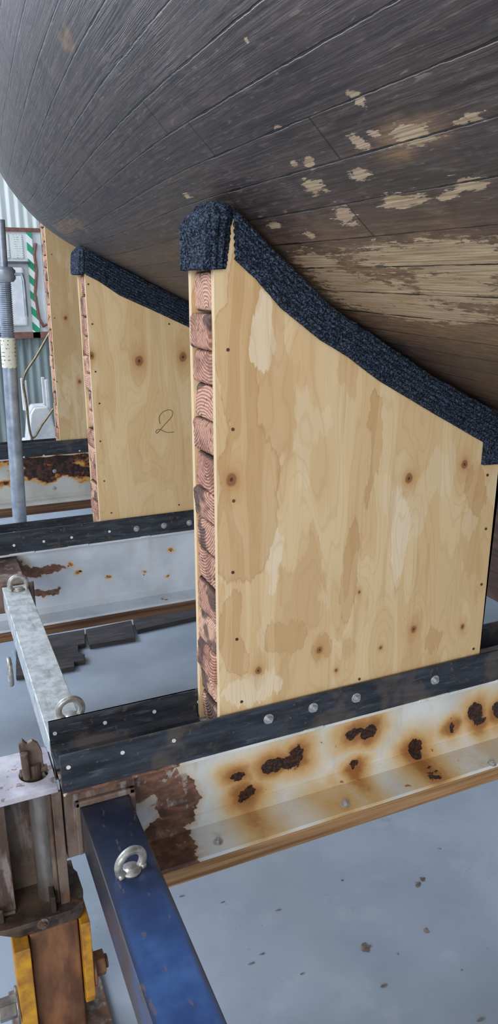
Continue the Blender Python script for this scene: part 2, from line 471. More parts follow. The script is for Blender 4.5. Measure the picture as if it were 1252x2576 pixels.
pc=m.mix(m.mul(m.step(m.noise(m.pos,7,2),.5,.6),.4),pc,(176,146,130))
low=m.step(sz,1.60,1.38)
pc=m.mix(low,pc,m.mix(m.step(pn,.35,.65),(166,136,96),(122,94,64)))
c=m.mix(m.mul(pm2,m.math('ADD',.3,m.mul(m.step(aniso,.4,.62),.55))),c,(134,104,74))
c=m.mix(pm,c,pc)
c=m.mix(m.mul(low,.4),c,(94,66,42))
c=m.mix(seam,c,(10,9,10));c=m.mix(m.mul(butt,.8),c,(14,12,12))
hgt=m.math('ADD',m.mul(g1,.40),m.mul(m.mul(gsin,gmask),.05))
hgt=m.math('ADD',hgt,m.mul(m.math('MAXIMUM',seam,butt),-.35))
hgt=m.math('ADD',hgt,m.mul(pm,-.12))
mat_hull=m.done(c,m.bump(hgt,.7,.006),m.math('ADD',.28,m.mul(cl,.32)))
hull=mesh('planked_hull',V,F,mat_hull,boat,smooth=True)
uvl=hull.data.uv_layers.new(name='planks')
for lp in hull.data.loops: uvl.data[lp.index].uv=UVc[lp.vertex_index]
mat_keel=mottled('old_keel_timber',(44,32,28),(88,60,46),7,.8,0,.4,(4,.5,4))
ky=[-2,0,1.7,3.5,5.6,7.4];kz=[1.2,1.2,1.24,1.42,1.74,2.1]
V2=[];F2=[]
for y,z in zip(ky,kz):
    b=.565 if y<5.7 else 1.5
    V2+=[(1.80,y,b),(2.0,y,b),(2.0,y,z),(1.80,y,z)]
for i in range(len(ky)-1):
    for k in range(4):
        F2.append((i*4+k,i*4+(k+1)%4,i*4+4+(k+1)%4,i*4+4+k))
F2+=[(0,1,2,3),tuple(len(V2)-1-k for k in range(4))]
mesh('keel',V2,F2,mat_keel,boat,bevel=.006)

# ---------------------------------------------------------------- supports
def interp(poly,x):
    for (x0,z0),(x1,z1) in zip(poly,poly[1:]):
        if x0<=x<=x1: return z0+(z1-z0)*(x-x0)/(x1-x0)
    return poly[0][1] if x<poly[0][0] else poly[-1][1]
def resample(poly,n):
    a=np.array(poly,float);s=np.concatenate([[0],np.cumsum(np.linalg.norm(np.diff(a,axis=0),axis=1))]);s/=s[-1]
    q=np.linspace(0,1,n);return np.stack([np.interp(q,s,a[:,0]),np.interp(q,s,a[:,1])],1)
def carpet_strip(name,upper,lower,y0,y1,parent,nt=200,nw=230,th=.013,per=8.5):
    U=resample(upper,nt);L=resample(lower,nt)
    V=[]
    for t in range(nt):
        u=Vector((U[t][0],0,U[t][1]));l=Vector((L[t][0],0,L[t][1]))
        e=(u-l);h=e.length;e.normalize()
        r=.018
        path=[(0,y0-th),(h-r,y0-th)]
        for k in range(1,7):
            an=math.pi/2*k/6;path.append((h-r+r*math.sin(an),y0-th+r-r*math.cos(an)))
        for k in range(0,7):
            an=math.pi/2*k/6;path.append((h-r+r*math.cos(an),y1+th-r+r*math.sin(an)))
        path.append((0,y1+th))
        pr=resample(path,nw)
        for k in range(nw):
            a=pr[max(k-1,0)];b=pr[min(k+1,nw-1)];tg=(b-a)/np.linalg.norm(b-a)
            p=l+e*pr[k][0];p.y=pr[k][1]
            rib=.0075*(abs(math.sin(k*math.pi/per))-.6)
            nz=.0018*mnoise.noise(p*70)+.0022*mnoise.noise(p*210)+.005*mnoise.noise(p*11)
            N=e*tg[1]+Vector((0,-tg[0],0))
            V.append(p+N*(rib+nz))
    F=[(t*nw+k,t*nw+k+1,(t+1)*nw+k+1,(t+1)*nw+k) for t in range(nt-1) for k in range(nw-1)]
    o=mesh(name,V,F,mat_carpet,parent,smooth=True)
    sd=o.modifiers.new('thick','SOLIDIFY');sd.thickness=.006;sd.offset=0
    return o
def carpet_wrap(name,x0,x1,y0,y1,z0,z1,parent,r=.026,n=64,slope=0,per=.0175):
    bm=bmesh.new();bmesh.ops.create_cube(bm,size=2)
    bmesh.ops.subdivide_edges(bm,edges=bm.edges[:],cuts=n,use_grid_fill=True)
    c=Vector(((x0+x1)/2,(y0+y1)/2,(z0+z1)/2));hh=Vector(((x1-x0)/2,(y1-y0)/2,(z1-z0)/2))
    for v in bm.verts:
        p=Vector((v.co.x*hh.x,v.co.y*hh.y,v.co.z*hh.z))
        q=Vector([max(-hh[i]+r,min(hh[i]-r,p[i])) for i in range(3)])
        if p.z<0:q.z=p.z
        d=p-q
        if d.length>1e-6:
            nrm=d.normalized();p=q+nrm*min(d.length,r)
        else:nrm=Vector((0,0,0))
        w=c+p
        s=(w.y if abs(nrm.x)>abs(nrm.y) else w.x)
        k=.0078*(abs(math.sin(s*math.pi/per))-.6)+.002*mnoise.noise(w*70)+.0022*mnoise.noise(w*200)+.010*mnoise.noise(w*13)
        w=w+nrm*k
        f=(w.z-c.z)/hh.z
        if f<0: w.x+= .005*f; w.z+=.010*mnoise.noise(Vector((w.x*9,w.y*14,3)))*(-f)
        else:
            ty=(w.y-c.y)/hh.y
            w.z-=f*(slope*(x1-w.x)+.018*ty*ty+.012*max(0,ty))
        v.co=w
    me_v=[v.co.copy() for v in bm.verts];bm.verts.index_update()
    fs=[tuple(v.index for v in f.verts) for f in bm.faces];bm.free()
    return mesh(name,me_v,fs,mat_carpet,parent,smooth=True)

m=M('plywood_edge',.7,0,.2)
_z=m.math('SINE',m.mul(m.sep(m.pos)[1],1600.))
mat_plyedge=m.done(m.mix(m.step(_z,-.2,.5),(220,200,166),(176,146,106)))

def support(yf,xl,xr,zb,top,label,knots,screws,seed,depth=.17,amp=1.,stains=[],pales=[]):
    e=empty('hull_support',((xl+xr)/2,yf+depth/2,zb),label=label,cat='boat support',group='plywood cradle supports under the hull')
    pm=mat_ply('plywood_%d'%seed,knots,seed,amp,stains,pales)
    poly=[(xl,zb)]+[(max(xl,a),b) for a,b in top]+[(xr,interp(top,xr) if top[-1][0]>=xr else top[-1][1]),(xr,zb)]
    for y0,y1 in((yf,yf+.017),(yf+depth-.017,yf+depth)):
        v,f=prism_xz(poly,y0,y1)
        o=mesh('plywood_panel',v,f,pm,e,bevel=.0008)
        o.data.materials.append(mat_plyedge)
        for p in o.data.polygons:
            if abs(p.normal.y)<.5:p.material_index=1
    z=zb
    ztop=top[0][1]-.004
    while z<ztop-.02:
        h=random.choice([.086,.09,.094,.082]);z1=min(z+h,ztop)
        xm=xl+.03
        for k in range(60):
            xx=xl+.01+(xr-xl-.02)*k/59
            if interp(top,xx)>=z1+.004: xm=xx
        j=random.uniform(-.012,.006)
        x0=xl+.003+j;x1=max(xm,xl+.05);ya=yf+.0175;yb=yf+depth-.0175
        g=22;V=[];F=[];ty=random.uniform(-.010,.010);tz=random.uniform(-.008,.008)
        za=z+random.uniform(.001,.003);zc=z1-random.uniform(.001,.003)
        for a in range(g+1):
            for b in range(g+1):
                u=a/g;w_=b/g
                du=min(a,g-a);db=min(b,g-b)
                rd=(.008 if db==0 else .003 if db==1 else .001 if db==2 else 0)+(.004 if du==0 else 0)
                q=Vector((j*9,u*6+z*7,w_*5))
                V.append((x0+ty*(u-.5)+tz*(w_-.5)+rd+.002*mnoise.noise(q)+.0012*mnoise.noise(q*4),ya+(yb-ya)*u,za+(zc-za)*w_+(.002*mnoise.noise(q*2) if db==0 else 0)))
        for a in range(g):
            for b in range(g):
                F.append((a*(g+1)+b,(a+1)*(g+1)+b,(a+1)*(g+1)+b+1,a*(g+1)+b+1))
        rim=[a*(g+1) for a in range(g+1)]+[g*(g+1)+b for b in range(1,g+1)]+[a*(g+1)+g for a in range(g-1,-1,-1)]+[b for b in range(g-1,0,-1)]
        n0=len(V)
        for i in rim: V.append((x1,V[i][1],V[i][2]))
        L=len(rim)
        for i in range(L): F.append((rim[i],rim[(i+1)%L],n0+(i+1)%L,n0+i))
        F.append(tuple(n0+i for i in range(L)))
        mesh('timber_block',V,F,mat_timber,e)
        z=z1
    sc=None
    for s in screws:
        p=Vector((s[0],yf-.0008,s[2]))
        if sc is None:
            sc=tube('screw',[p,p+Vector((0,.0016,0))],.0042,mat_screw,e,seg=12,smooth=False)
        else: dup(sc,'screw',p,e)
    return e

W=survey
up1=[(.618,1.835),(.657,1.815),(.681,1.800),(.739,1.753),(.820,1.686),(.918,1.604),(1.059,1.520),(1.238,1.419),(1.469,1.308),(1.50,1.296)]
up1b=[(x+.006,z-.016) for x,z in up1]
up1b[0]=(.618,1.805);up1b[1]=(.657,1.803)
lo1=[(.667,1.712),(.720,1.669),(.781,1.606),(.844,1.562),(.888,1.531),(.968,1.488),(1.065,1.424),(1.180,1.362),(1.261,1.319),(1.427,1.233),(1.45,1.222)]
kn=[(W(*p,1,1.6),s) for p,s in[((582,1207),1.2),((1028,1203),1.05),((1168,1168),.95),((1040,1583),.8),((1163,1577),.65),((803,1635),.8),((650,1687),.8),((957,1630),.45),((845,1686),.45),((903,1490),.35)]]
scr=[W(*p,1,1.6) for p in[(573,880),(585,1080),(587,1260),(585,1440),(595,1608),(607,1765),(1225,1195),(1221,1330),(1210,1470),(1190,1632),(903,1708)]]
sn=[(W(*p,1,1.6),(a,.5,b)) for p,a,b in[((600,900),.05,.28),((620,1270),.08,.22),((590,1600),.03,.12),((700,1610),.06,.05),((800,1620),.04,.03),((880,1440),.03,.15),((1195,1230),.04,.07),((1090,1600),.035,.045),((940,1130),.02,.16)]]
pa=[(W(*p,1,1.6),(a,.5,b)) for p,a,b in[((625,1740),.085,.045),((690,1420),.02,.10),((770,760),.03,.03),((660,830),.03,.10),((1010,1330),.03,.14)]]
s1=support(1.6,.620,1.492,.4625,up1b,'pale plywood hull cradle with stacked timber core and charcoal carpet padding',kn,scr,0,stains=sn,pales=pa)
carpet_strip('carpet_padding',[(.663,1.816),(.70,1.786)]+up1[3:],lo1,1.6,1.77,s1)
carpet_wrap('carpet_corner_cap',.602,.656,1.584,1.786,1.688,1.836,s1,slope=.25)
v,f=prism_xz([(1.424,1.24),(1.44,1.262),(1.50,1.30),(1.50,1.165),(1.424,1.168)],1.586,1.5995);mesh('carpet_end_flap',v,f,mat_carpet,s1,bevel=.003)
# support 2
up2=[(.706,1.826),(.80,1.768),(.925,1.708),(1.188,1.579),(1.5,1.438),(1.6,1.4)]
lo2=[tuple(W(*p,1,3.42))[::2] for p in[(215,690),(245,705),(300,742),(380,778),(470,820)]]
lo2.append((1.55,lo2[-1][1]+(1.55-lo2[-1][0])*-.45))
kn=[(W(*p,1,3.42),s) for p,s in[((350,908),1.7),((460,898),1.6),((230,895),1.2)]]
scr=[W(*p,1,3.42) for p in[(222,715),(232,815),(240,935),(250,1015),(252,1110),(262,1210),(280,1290),(450,1270),(425,815)]]
s2=support(3.42,.715,1.55,.4625,[(x+.004,z-.016) for x,z in up2],'plywood hull cradle with charcoal carpet padding and handwritten number 2',kn,scr,1,amp=.3)
carpet_strip('carpet_padding',[(.73,1.812)]+up2[1:],lo2,3.42,3.59,s2,nt=120,nw=160,per=5)
carpet_wrap('carpet_corner_cap',.694,.742,3.405,3.606,1.705,1.832,s2,n=44,slope=.15)
num=[(402,1066),(400,1050),(410,1036),(426,1031),(434,1037),(430,1050),(414,1068),(402,1082),(394,1090),(392,1084),(400,1080),(412,1085),(424,1088),(438,1086)]
a=np.array([tuple(W(*p,1,3.419)) for p in num]);q=np.linspace(0,len(num)-1,70)
sm=hermite(range(len(num)),a,q)
mat_ink=mottled('pencil_ink',(74,60,48),(104,84,66),40,.7)
tube('handwritten_number',[tuple(p) for p in sm],.0013,mat_ink,s2,seg=6)
# support 3
up3=[(.895,2.127),(1.075,2.012),(1.3,1.907),(1.55,1.79),(1.65,1.75)]
kn=[(W(*p,1,5.5),s) for p,s in [((165,800),1.),((200,960),1.)]]
scr=[W(*p,1,5.5) for p in[(130,640),(137,800),(143,960)]]
s3=support(5.5,.888,1.6,.4625,up3,'tall plywood hull cradle with stacked timber core under the narrowing hull',kn,scr,2)

# ---------------------------------------------------------------- beams
def beam(yf,x0,x1,zweb,mat,label,holes_f,holes_b,bolts,fbolts,runner,strip_x0,back_x0,run_x0,runner_z,flange_x0=None):
    e=empty('girder',((x0+x1)/2,yf+.1,.44),label=label,cat='steel beam',group='cross beams of the boat cradle')
    w=yf+.04;fx=flange_x0 if flange_x0 is not None else x0
    parts=[boxg(x0,x1,yf-.012,yf+.185,.443,.4545),boxg(x0,x1,w,w+.01,zweb,.443),boxg(fx,x1,w-.14,w+.10,zweb-.012,zweb)]
    parts.append(prism_yz([(w,zweb),(w-.03,zweb),(w,zweb+.02)],fx,x1))
    k=fx
    while k<x1-.2:
        L=random.uniform(.05,.14);parts.append(tubeg([(k,yf-.014,.452),(k+L*.5,yf-.017,.453),(k+L,yf-.014,.452)],.005,8));k+=L+random.uniform(.15,.4)
    v,f=merge(parts);mesh('i_beam',v,f,mat,e,bevel=.0015)
    v,f=prism_yz([(yf-.015,.4545),(yf-.005,.4545),(yf-.005,.559),(yf-.008,.561),(yf-.015,.561)],strip_x0,x1);mesh('angle_bar',v,f,mat_black,e,bevel=.001)
    yb=yf+.172
    prof=[(yb+.008,.4545),(yb+.008,.545),(yb+.001,.545),(yb,.50),(yb-.004,.475),(yb-.018,.4625),(yb-.06,.4615),(yb-.09,.4612),(yb-.09,.4545)]
    v,f=prism_yz([(yb+.008,.4545),(yb+.008,.545),(yb,.545),(yb,.4545)],back_x0,x1);
    v2,f2=prism_yz(prof,back_x0,holes_b[0]);v,f=merge([(v,f),(v2,f2)])
    mesh('angle_bar',v,f,mat_black,e,bevel=.001)
    for p in holes_f+holes_b[1]:
        p=Vector(p);a=p+Vector((0,-.0016,0))
        tube('hole_light_disc',[p,a],.0055 if yf<2 else .0065,mat_hole,e,seg=14,smooth=False)  # pale disc paints the bright floor showing through a bolt hole
    for p in bolts: hexbolt('hex_bolt',p,(0,-1,0),.0098,mat_bolt,e)
    for p in fbolts: hexbolt('hex_bolt',p,(0,0,1),.009,mat_bolt,e)
    box('timber_runner',run_x0,x1,w-.142,w+.06,runner_z,zweb-.0125,runner,e,bevel=.004)
    box('support_post',2.7,2.85,w-.05,w+.05,FLOOR,runner_z-.0005,mat_runner_d,e,bevel=.004)
    return e
R=lambda px,py,rx,rz,y=1.64:(W(px,py,1,y),(rx,.3,rz))
rust1=mat_paint_rust('beam_paint_rust_near',[R(690,1925,.045,.022),R(735,1915,.035,.024),R(620,1997,.023,.023),R(805,1998,.040,.019),R(760,2035,.022,.018),R(598,1955,.018,.013),
 R(890,1845,.028,.017),R(925,1842,.026,.020),R(1045,1880,.030,.030),R(888,1925,.012,.011),R(1195,1790,.032,.032),R(1205,1815,.024,.018),R(1135,1830,.011,.015),R(1252,1785,.024,.034),R(745,1890,.022,.02)],
 [R(300,1960,.16,.10),R(440,2010,.07,.08),R(400,2110,.10,.05)],base=(226,228,224),amt=1,halo=.036)
hf=[W(*p,1,1.585) for p in[(172,1930),(308,1893),(437,1863)]]
hb=[W(*p,1,1.772) for p in[(138,1845),(264,1818),(388,1790),(500,1765)]]
bo=[W(*p,1,1.585) for p in[(675,1808),(787,1780),(895,1755),(1093,1710)]]
fb=[W(*p,2,.213) for p in[(548,2118),(868,2023),(1237,1922)]]
b1=beam(1.6,.20,3.6,.213,rust1,'white painted steel beam with deep rust holes and black angles',hf,(.615,hb),bo,fb,mat_runner,.198,.20,.375,.152,flange_x0=.372)
rust2=mat_paint_rust('beam_paint_rust_middle',[R(175,1420,.006,.006,3.46),R(200,1440,.005,.005,3.46),R(430,1385,.005,.004,3.46),R(270,1450,.004,.004,3.46),R(360,1445,.003,.003,3.46),R(425,1445,.003,.003,3.46)],
 [R(20,1440,.10,.07,3.46),R(110,1440,.11,.025,3.46),R(120,1490,.07,.018,3.46),R(410,1497,.03,.006,3.46)],base=(214,222,230),amt=.35,halo=.007,speck=.78,bfreq=22)
hf=[W(*p,1,3.405) for p in[(35,1372),(110,1362),(180,1352),(275,1337)]]
hb=[W(*p,1,3.592) for p in[(35,1340),(110,1333),(165,1328)]]
bo=[W(*p,1,3.405) for p in[(343,1330),(412,1322),(476,1315)]]
b2=beam(3.42,-.35,3.6,.115,rust2,'pale blue-white steel beam with small rust spots and black angles',hf,(.71,hb),bo,[],mat_runner_d,-.35,-.35,-.1,.055)
rust3=mat_paint_rust('beam_paint_rust_far',[],[],base=(206,206,200),amt=1,flaked=True)
bo=[W(*p,1,5.539) for p in[(137,1185),(137,1228)]]
b3=beam(5.5,-.5,3.6,.12,rust3,'heavily rust flaked steel beam with black angle bars',[W(*p,1,5.485) for p in[(60,1150),(110,1146),(200,1134)]],(.88,[]),bo,[],mat_runner_d,-.5,-.5,-.3,.04)

# ---------------------------------------------------------------- jack stand at the beam end
js=empty('jack_stand',(.14,1.66,FLOOR),label='rusty steel jack leg with locking pin and yellow clamp plates',cat='jack stand')
def plate_with_hole(x0,x1,y0,y1,z0,z1,c,r,n=28):
    V=[];F=[]
    ang=[2*math.pi*k/n for k in range(n)]
    def outer(a):
        dx,dy=math.cos(a),math.sin(a);t=1e9
        if dx>1e-6:t=min(t,(x1-c[0])/dx)
        if dx<-1e-6:t=min(t,(x0-c[0])/dx)
        if dy>1e-6:t=min(t,(y1-c[1])/dy)
        if dy<-1e-6:t=min(t,(y0-c[1])/dy)
        return(c[0]+dx*t,c[1]+dy*t)
    ang+= [math.atan2(y-c[1],x-c[0])%(2*math.pi) for x in(x0,x1) for y in(y0,y1)];ang.sort();n=len(ang)
    for z in(z0,z1):
        for a in ang:
            V.append(outer(a)+(z,));V.append((c[0]+r*math.cos(a),c[1]+r*math.sin(a),z))
    for k in range(n):
        l=(k+1)%n;o=2*n
        F+=[(2*k,2*k+1,2*l+1,2*l),(o+2*k,o+2*l,o+2*l+1,o+2*k+1),(2*k,2*l,o+2*l,o+2*k),(2*k+1,o+2*k+1,o+2*l+1,2*l+1)]
    return V,F
hc=W(85,1945,2,.468)
v,f=plate_with_hole(-.28,.190,1.600,1.785,.452,.468,(hc.x,hc.y),.036);mesh('top_plate',v,f,mat_plate,js,bevel=.002)
tube('leg_tube',[(hc.x+.012,1.655,.451),(hc.x+.012,1.655,.111)],.034,mat_steeltube,js)
lug=[(-.026,.47),(.026,.47),(.024,.53),(.016,.555),(.004,.566),(-.010,.56),(-.02,.575),(-.03,.56),(-.028,.52)]
v,f=merge([tubeg([(hc.x,hc.y,.40),(hc.x,hc.y,.50)],.020),prism_xz([(hc.x+a,b) for a,b in lug],hc.y-.006,hc.y+.006),
 tubeg([(hc.x-.034,hc.y,.476),(hc.x+.034,hc.y,.476)],.010),tubeg([(hc.x-.018,hc.y-.018,.47),(hc.x-.02,hc.y-.02,.545)],.010)])
mesh('locking_pin',v,f,mat_rust,js,bevel=.002)
parts=[boxg(-.28,.196,1.70,1.785,.10,.451),boxg(.160,.172,1.61,1.70,.11,.452),boxg(.172,.196,1.60,1.612,.11,.452),boxg(-.28,.062,1.625,1.70,.11,.451),tubeg([(.168,1.612,.12),(.166,1.612,.30),(.168,1.612,.445)],.006,8),tubeg([(-.2,1.628,.115),(.06,1.622,.115)],.006,8)]
v,f=merge(parts);mesh('socket_box',v,f,mat_rust,js,bevel=.003)
# bottom plate with cut corners over a tapered welded box
V=[(.0,1.59,.094),(.228,1.59,.094),(.228,1.77,.094),(.0,1.77,.094),(.06,1.60,.048),(.218,1.60,.048),(.218,1.75,.048),(.06,1.75,.048)]
F=[(0,1,2,3),(4,7,6,5),(0,4,5,1),(1,5,6,2),(2,6,7,3),(3,7,4,0)]
pl=prism([(-.28,1.785),(-.28,1.600),(-.02,1.588),(.03,1.575),(.19,1.572),(.225,1.59),(.234,1.63),(.232,1.70),(.196,1.785)],.095,.110,2)
v,f=merge([(V,F),pl,boxg(-.28,.03,1.60,1.606,.11,.15),boxg(.145,.157,1.58,1.70,.11,.16)])
mesh('swivel_plate',v,f,mat_rust_dark,js,bevel=.002)
box('column',.085,.21,1.60,1.72,FLOOR+.02,.047,mat_rust2,js,bevel=.006)
box('foot_plate',.02,.28,1.54,1.80,FLOOR,FLOOR+.02,mat_rust,js,bevel=.003)
v,f=prism_yz([(1.575,.05),(1.70,.05),(1.70,-.20),(1.66,-.24),(1.595,-.24),(1.575,-.20)],.213,.238);mesh('clamp_plate',v,f,mat_yellow,js,bevel=.003)
v,f=prism_yz([(1.56,.045),(1.70,.045),(1.70,-.24),(1.66,-.30),(1.56,-.30)],.042,.082);mesh('clamp_plate',v,f,mat_yellow,js,bevel=.003)
hexbolt('hex_nut',(.239,1.625,-.150),(1,0,0),.034,mat_rust2,js,h=.036)
hexbolt('hex_nut',(.04,1.60,-.165),(-1,0,0),.030,mat_steeltube,js,h=.05)
hexbolt('hex_nut',(.120,1.572,.098),(0,-1,0),.010,mat_rust,js)

# ---------------------------------------------------------------- bars
def eye_ring(name,c,r,R,parent,mat,yaw=0):
    c=Vector(c);pts=[]
    ax=Vector((math.cos(yaw),math.sin(yaw),0))
    for k in range(29):
        a=math.radians(-45+270*k/28)
        pts.append(c+ax*(R*math.cos(a))+Vector((0,0,R*math.sin(a)+R*.72)))
    g=[tubeg(pts,r,14),tubeg([c+Vector((0,0,-.0005)),c+Vector((0,0,.005))],R*.75,20)]
    g.append(tubeg([pts[0],pts[0]+ax*R*.4],r*1.25,10));g.append(tubeg([pts[-1],pts[-1]-ax*R*.4],r*1.25,10))
    v,f=merge(g);return mesh(name,v,f,mat,parent,smooth=True)
def hollow(name,x0,x1,y0,y1,z0,z1,t,mat,parent):
    o=[(x0,z0),(x1,z0),(x1,z1),(x0,z1)];i=[(x0+t,z0+t),(x1-t,z0+t),(x1-t,z1-t),(x0+t,z1-t)]
    V=[(x,y,z) for y in(y0,y1) for x,z in o+i];F=[]
    for k in range(4):
        l=(k+1)%4
        F+=[(k,l,8+l,8+k),(4+k,12+k,12+l,4+l),(k,4+k,4+l,l),(8+k,8+l,12+l,12+k)]
    return mesh(name,V,F,mat,parent,bevel=.007)
bl=empty('blue_bar',(.305,.8,.33),label='mid blue square steel bar with dirty end and lifting eye',cat='steel bar')
hollow('square_tube',.239,.364,-.25,1.606,.265,.392,.006,mat_blue,bl)
v,f=merge([boxg(.200,.385,1.608,1.636,.24,.440),boxg(.226,.24,1.595,1.608,.25,.41),boxg(.365,.382,1.595,1.608,.25,.41),boxg(.226,.382,1.595,1.608,.393,.41)])
mesh('end_frame',v,f,mat_rust,bl,bevel=.004)
ep=W(330,2190,2,.392)
eye_ring('lifting_eye',(ep.x,ep.y,.392),.0095,.031,bl,mat_eye,yaw=.25)
gl_=empty('galvanised_bar',(.26,2.4,.4),label='galvanised square steel bar with lifting eyes between two beams',cat='steel bar')
hollow('square_tube',.205,.306,1.79,3.02,.35,.45,.005,mat_galv,gl_)
for p in((45,1478),(178,1803)):
    e_=W(*p,2,.45);eye_ring('lifting_eye',(e_.x,min(e_.y,2.97),.45),.010,.034,gl_,mat_eye)
pts=[];c0=W(25,1690,0,.19)
for k in range(24):
    a=2*math.pi*k/24;pts.append((.19,c0.y+.04*math.cos(a)*1.,c0.z+.055*math.sin(a)))
tube('shackle_ring',pts,.010,mat_eye,gl_,closed=True)
v,f=merge([boxg(.17,.335,3.022,3.035,.33,.455),boxg(.20,.31,3.035,3.45,.35,.43)])
mesh('end_socket',v,f,mat_rust,b2,bevel=.004)

# ---------------------------------------------------------------- prop
ta=W(50,1310,1,3.95);tb=W(6,640,1,3.95)
pd=(tb-ta).normalized();pb=ta+pd*((FLOOR-ta.z)/pd.z)
pr=empty('scaffold_prop',pb,label='galvanised adjustable scaffold prop with collar nut and paper label',cat='scaffold prop')
def pp(z):return pb+pd*((z-FLOOR)/pd.z)
mat_gpole=mottled('galvanised_pole',(130,144,160),(174,184,194),14,.4,.4,.1)
zc=W(15,690,1,3.95).z;z850=W(10,850,1,3.95).z;z925=W(20,925,1,3.95).z
tube('lower_tube',[pp(FLOOR+.01),pp(z850+.002)],.036,mat_gpole,pr)
n=90;zz=[z850+(zc-z850)*k/n for k in range(n+1)]
tube('threaded_section',[pp(z) for z in zz],.03,mat_gpole,pr,smooth=False,rs=[.033 if k%3 else .028 for k in range(n+1)])
tube('collar_nut',[pp(zc-.035),pp(zc-.02),pp(zc+.02),pp(zc+.035)],.05,mat_gpole,pr,rs=[.044,.056,.056,.042])
tube('inner_tube',[pp(zc),pp(zc+.25)],.022,mat_gpole,pr)
c=pp(zc);tube('collar_handle',[c+Vector((.05,-.03,0)),c+Vector((.08,-.05,.0)),c+Vector((.085,-.055,-.03)),c+Vector((.085,-.055,-.20))],.008,mat_gpole,pr)
m=M('prop_label_print',.6)
zz=m.sep(m.pos)[2];t=m.math('SINE',m.mul(zz,330.));x=m.noise(m.sc(m.pos,(90,90,20)),1,2)
mat_lab=m.done(m.mix(m.mul(m.step(t,.5,.8),m.step(x,.5,.55)),(222,220,204),(110,110,104)))
tube('paper_label',[pp(z925),pp(z850)],.0375,mat_lab,pr)
box('base_plate',pb.x-.075,pb.x+.075,3.875,4.025,FLOOR,FLOOR+.01,mat_gpole,pr)

# ---------------------------------------------------------------- room
m=M('painted_concrete_floor',.34,0,.5)
n=m.noise(m.pos,1.3,5,.6);n2=m.noise(m.pos,40,4,.6);n3=m.noise(m.pos,7,4,.6)
c=m.mix(m.step(n,.3,.7),(134,145,158),(156,166,178))
c=m.mix(m.mul(m.step(n3,.55,.72),.25),c,(172,179,188))
c=m.mix(m.mul(m.step(n2,.70,.76),.5),c,(104,102,102))
c=m.mix(m.mul(m.step(m.noise(m.pos,90,3,.6),.70,.74),.5),c,(84,80,80))
c=m.mix(m.mul(m.step(m.noise(m.pos,3,5,.7),.64,.70),.3),c,(120,118,116))
mat_floor=m.done(c,m.bump(n2,.1,.002),m.math('ADD',.24,m.mul(n3,.25)))
box('floor',-8,14,-8,10.2,FLOOR-.1,FLOOR,mat_floor,None,bevel=0,kind='structure')
m=M('corrugated_cladding',.5,0,.4)
z=m.sep(m.pos)[2]
n=m.noise(m.sc(m.pos,(3,3,.6)),2,4)
c=m.mix(m.step(n,.3,.7),(226,232,228),(206,216,210))
c=m.mix(m.step(z,1.30,1.28),c,m.mix(m.step(n,.3,.7),(146,158,156),(120,134,132)))
mat_wall=m.done(c)
V=[];F=[];nx=1500
for i in range(nx+1):
    x=-8+22*i/nx;y=10-.022*math.sin(2*math.pi*x/.10)
    V+=[(x,y,FLOOR),(x,y,5.2)]
for i in range(nx):F.append((2*i,2*i+2,2*i+3,2*i+1))
mesh('wall_back',V,F,mat_wall,None,smooth=True,kind='structure')

YW=9.9
a=W(-60,572,1,YW);b=W(122,850,1,YW)
nb=empty('notice_board',((a.x+b.x)/2,YW,b.z),label='pale safety notice board with green and white striped edge',cat='notice board')
mat_board=mottled('board_face',(204,210,212),(222,226,226),5,.5)
box('backing_panel',a.x,b.x,YW,YW+.05,b.z,a.z,mat_board,nb,bevel=.004)
mat_redframe=mottled('brown_frame',(110,70,58),(134,94,80),20,.6)
box('frame_rail',a.x,b.x,YW-.03,YW-.001,a.z-.035,a.z+.01,mat_redframe,nb,bevel=.003)
box('frame_rail',a.x,b.x,YW-.03,YW-.001,b.z,b.z+.08,mat_redframe,nb,bevel=.003)
m=M('green_white_hazard_stripes',.5)
x,_,z=m.sep(m.pos)
t=m.math('FRACT',m.mul(m.math('ADD',z,x),5.2))
mat_haz=m.done(m.mix(m.step(t,.5,.53),(50,156,112),(232,236,232)))
t0=W(66,585,1,YW-.02);t1=W(79,585,1,YW-.02);t2=W(102,850,1,YW-.02);t3=W(84,850,1,YW-.02)
v,f=prism_xz([(t0.x,t0.z),(t1.x,t1.z),(t2.x,t2.z),(t3.x,t3.z)],YW-.03,YW-.001);mesh('hazard_stripe',v,f,mat_haz,nb)
p0=W(0,580,1,YW);p1=W(66,655,1,YW)
m=M('printed_notice',.6)
x,_,z=m.sep(m.pos);t=m.math('SINE',m.mul(z,240.));xx=m.noise(m.sc(m.pos,(60,60,6)),1,2)
mat_notice=m.done(m.mix(m.mul(m.step(t,.5,.8),m.step(xx,.5,.56)),(220,226,220),(126,150,138)))
box('notice_sheet',p0.x+.11,p1.x-.03,YW-.012,YW-.001,p1.z+.02,p0.z-.04,mat_notice,nb)
box('notice_sheet',p0.x-.16,p0.x+.085,YW-.012,YW-.001,p1.z+.02,p0.z-.04,mat_notice,nb)
mat_dkshelf=mottled('dark_shelf',(70,74,78),(96,100,104),9)
box('grey_shelf',a.x,p1.x+.03,YW-.10,YW-.001,p1.z-.04,p1.z-.015,mat_dkshelf,nb)
q0=W(0,672,1,YW-.05);q1=W(70,820,1,YW-.05)
box('white_bin',q0.x-.2,q1.x,YW-.10,YW-.001,q1.z,q0.z,mat_white,nb,bevel=.03)
h0=[W(*p,1,YW-.03) for p in[(90,612),(86,640),(92,680),(88,740),(98,800),(110,822),(118,815)]]
tube('hanging_hose',h0,.018,mat_redframe,nb,seg=10)

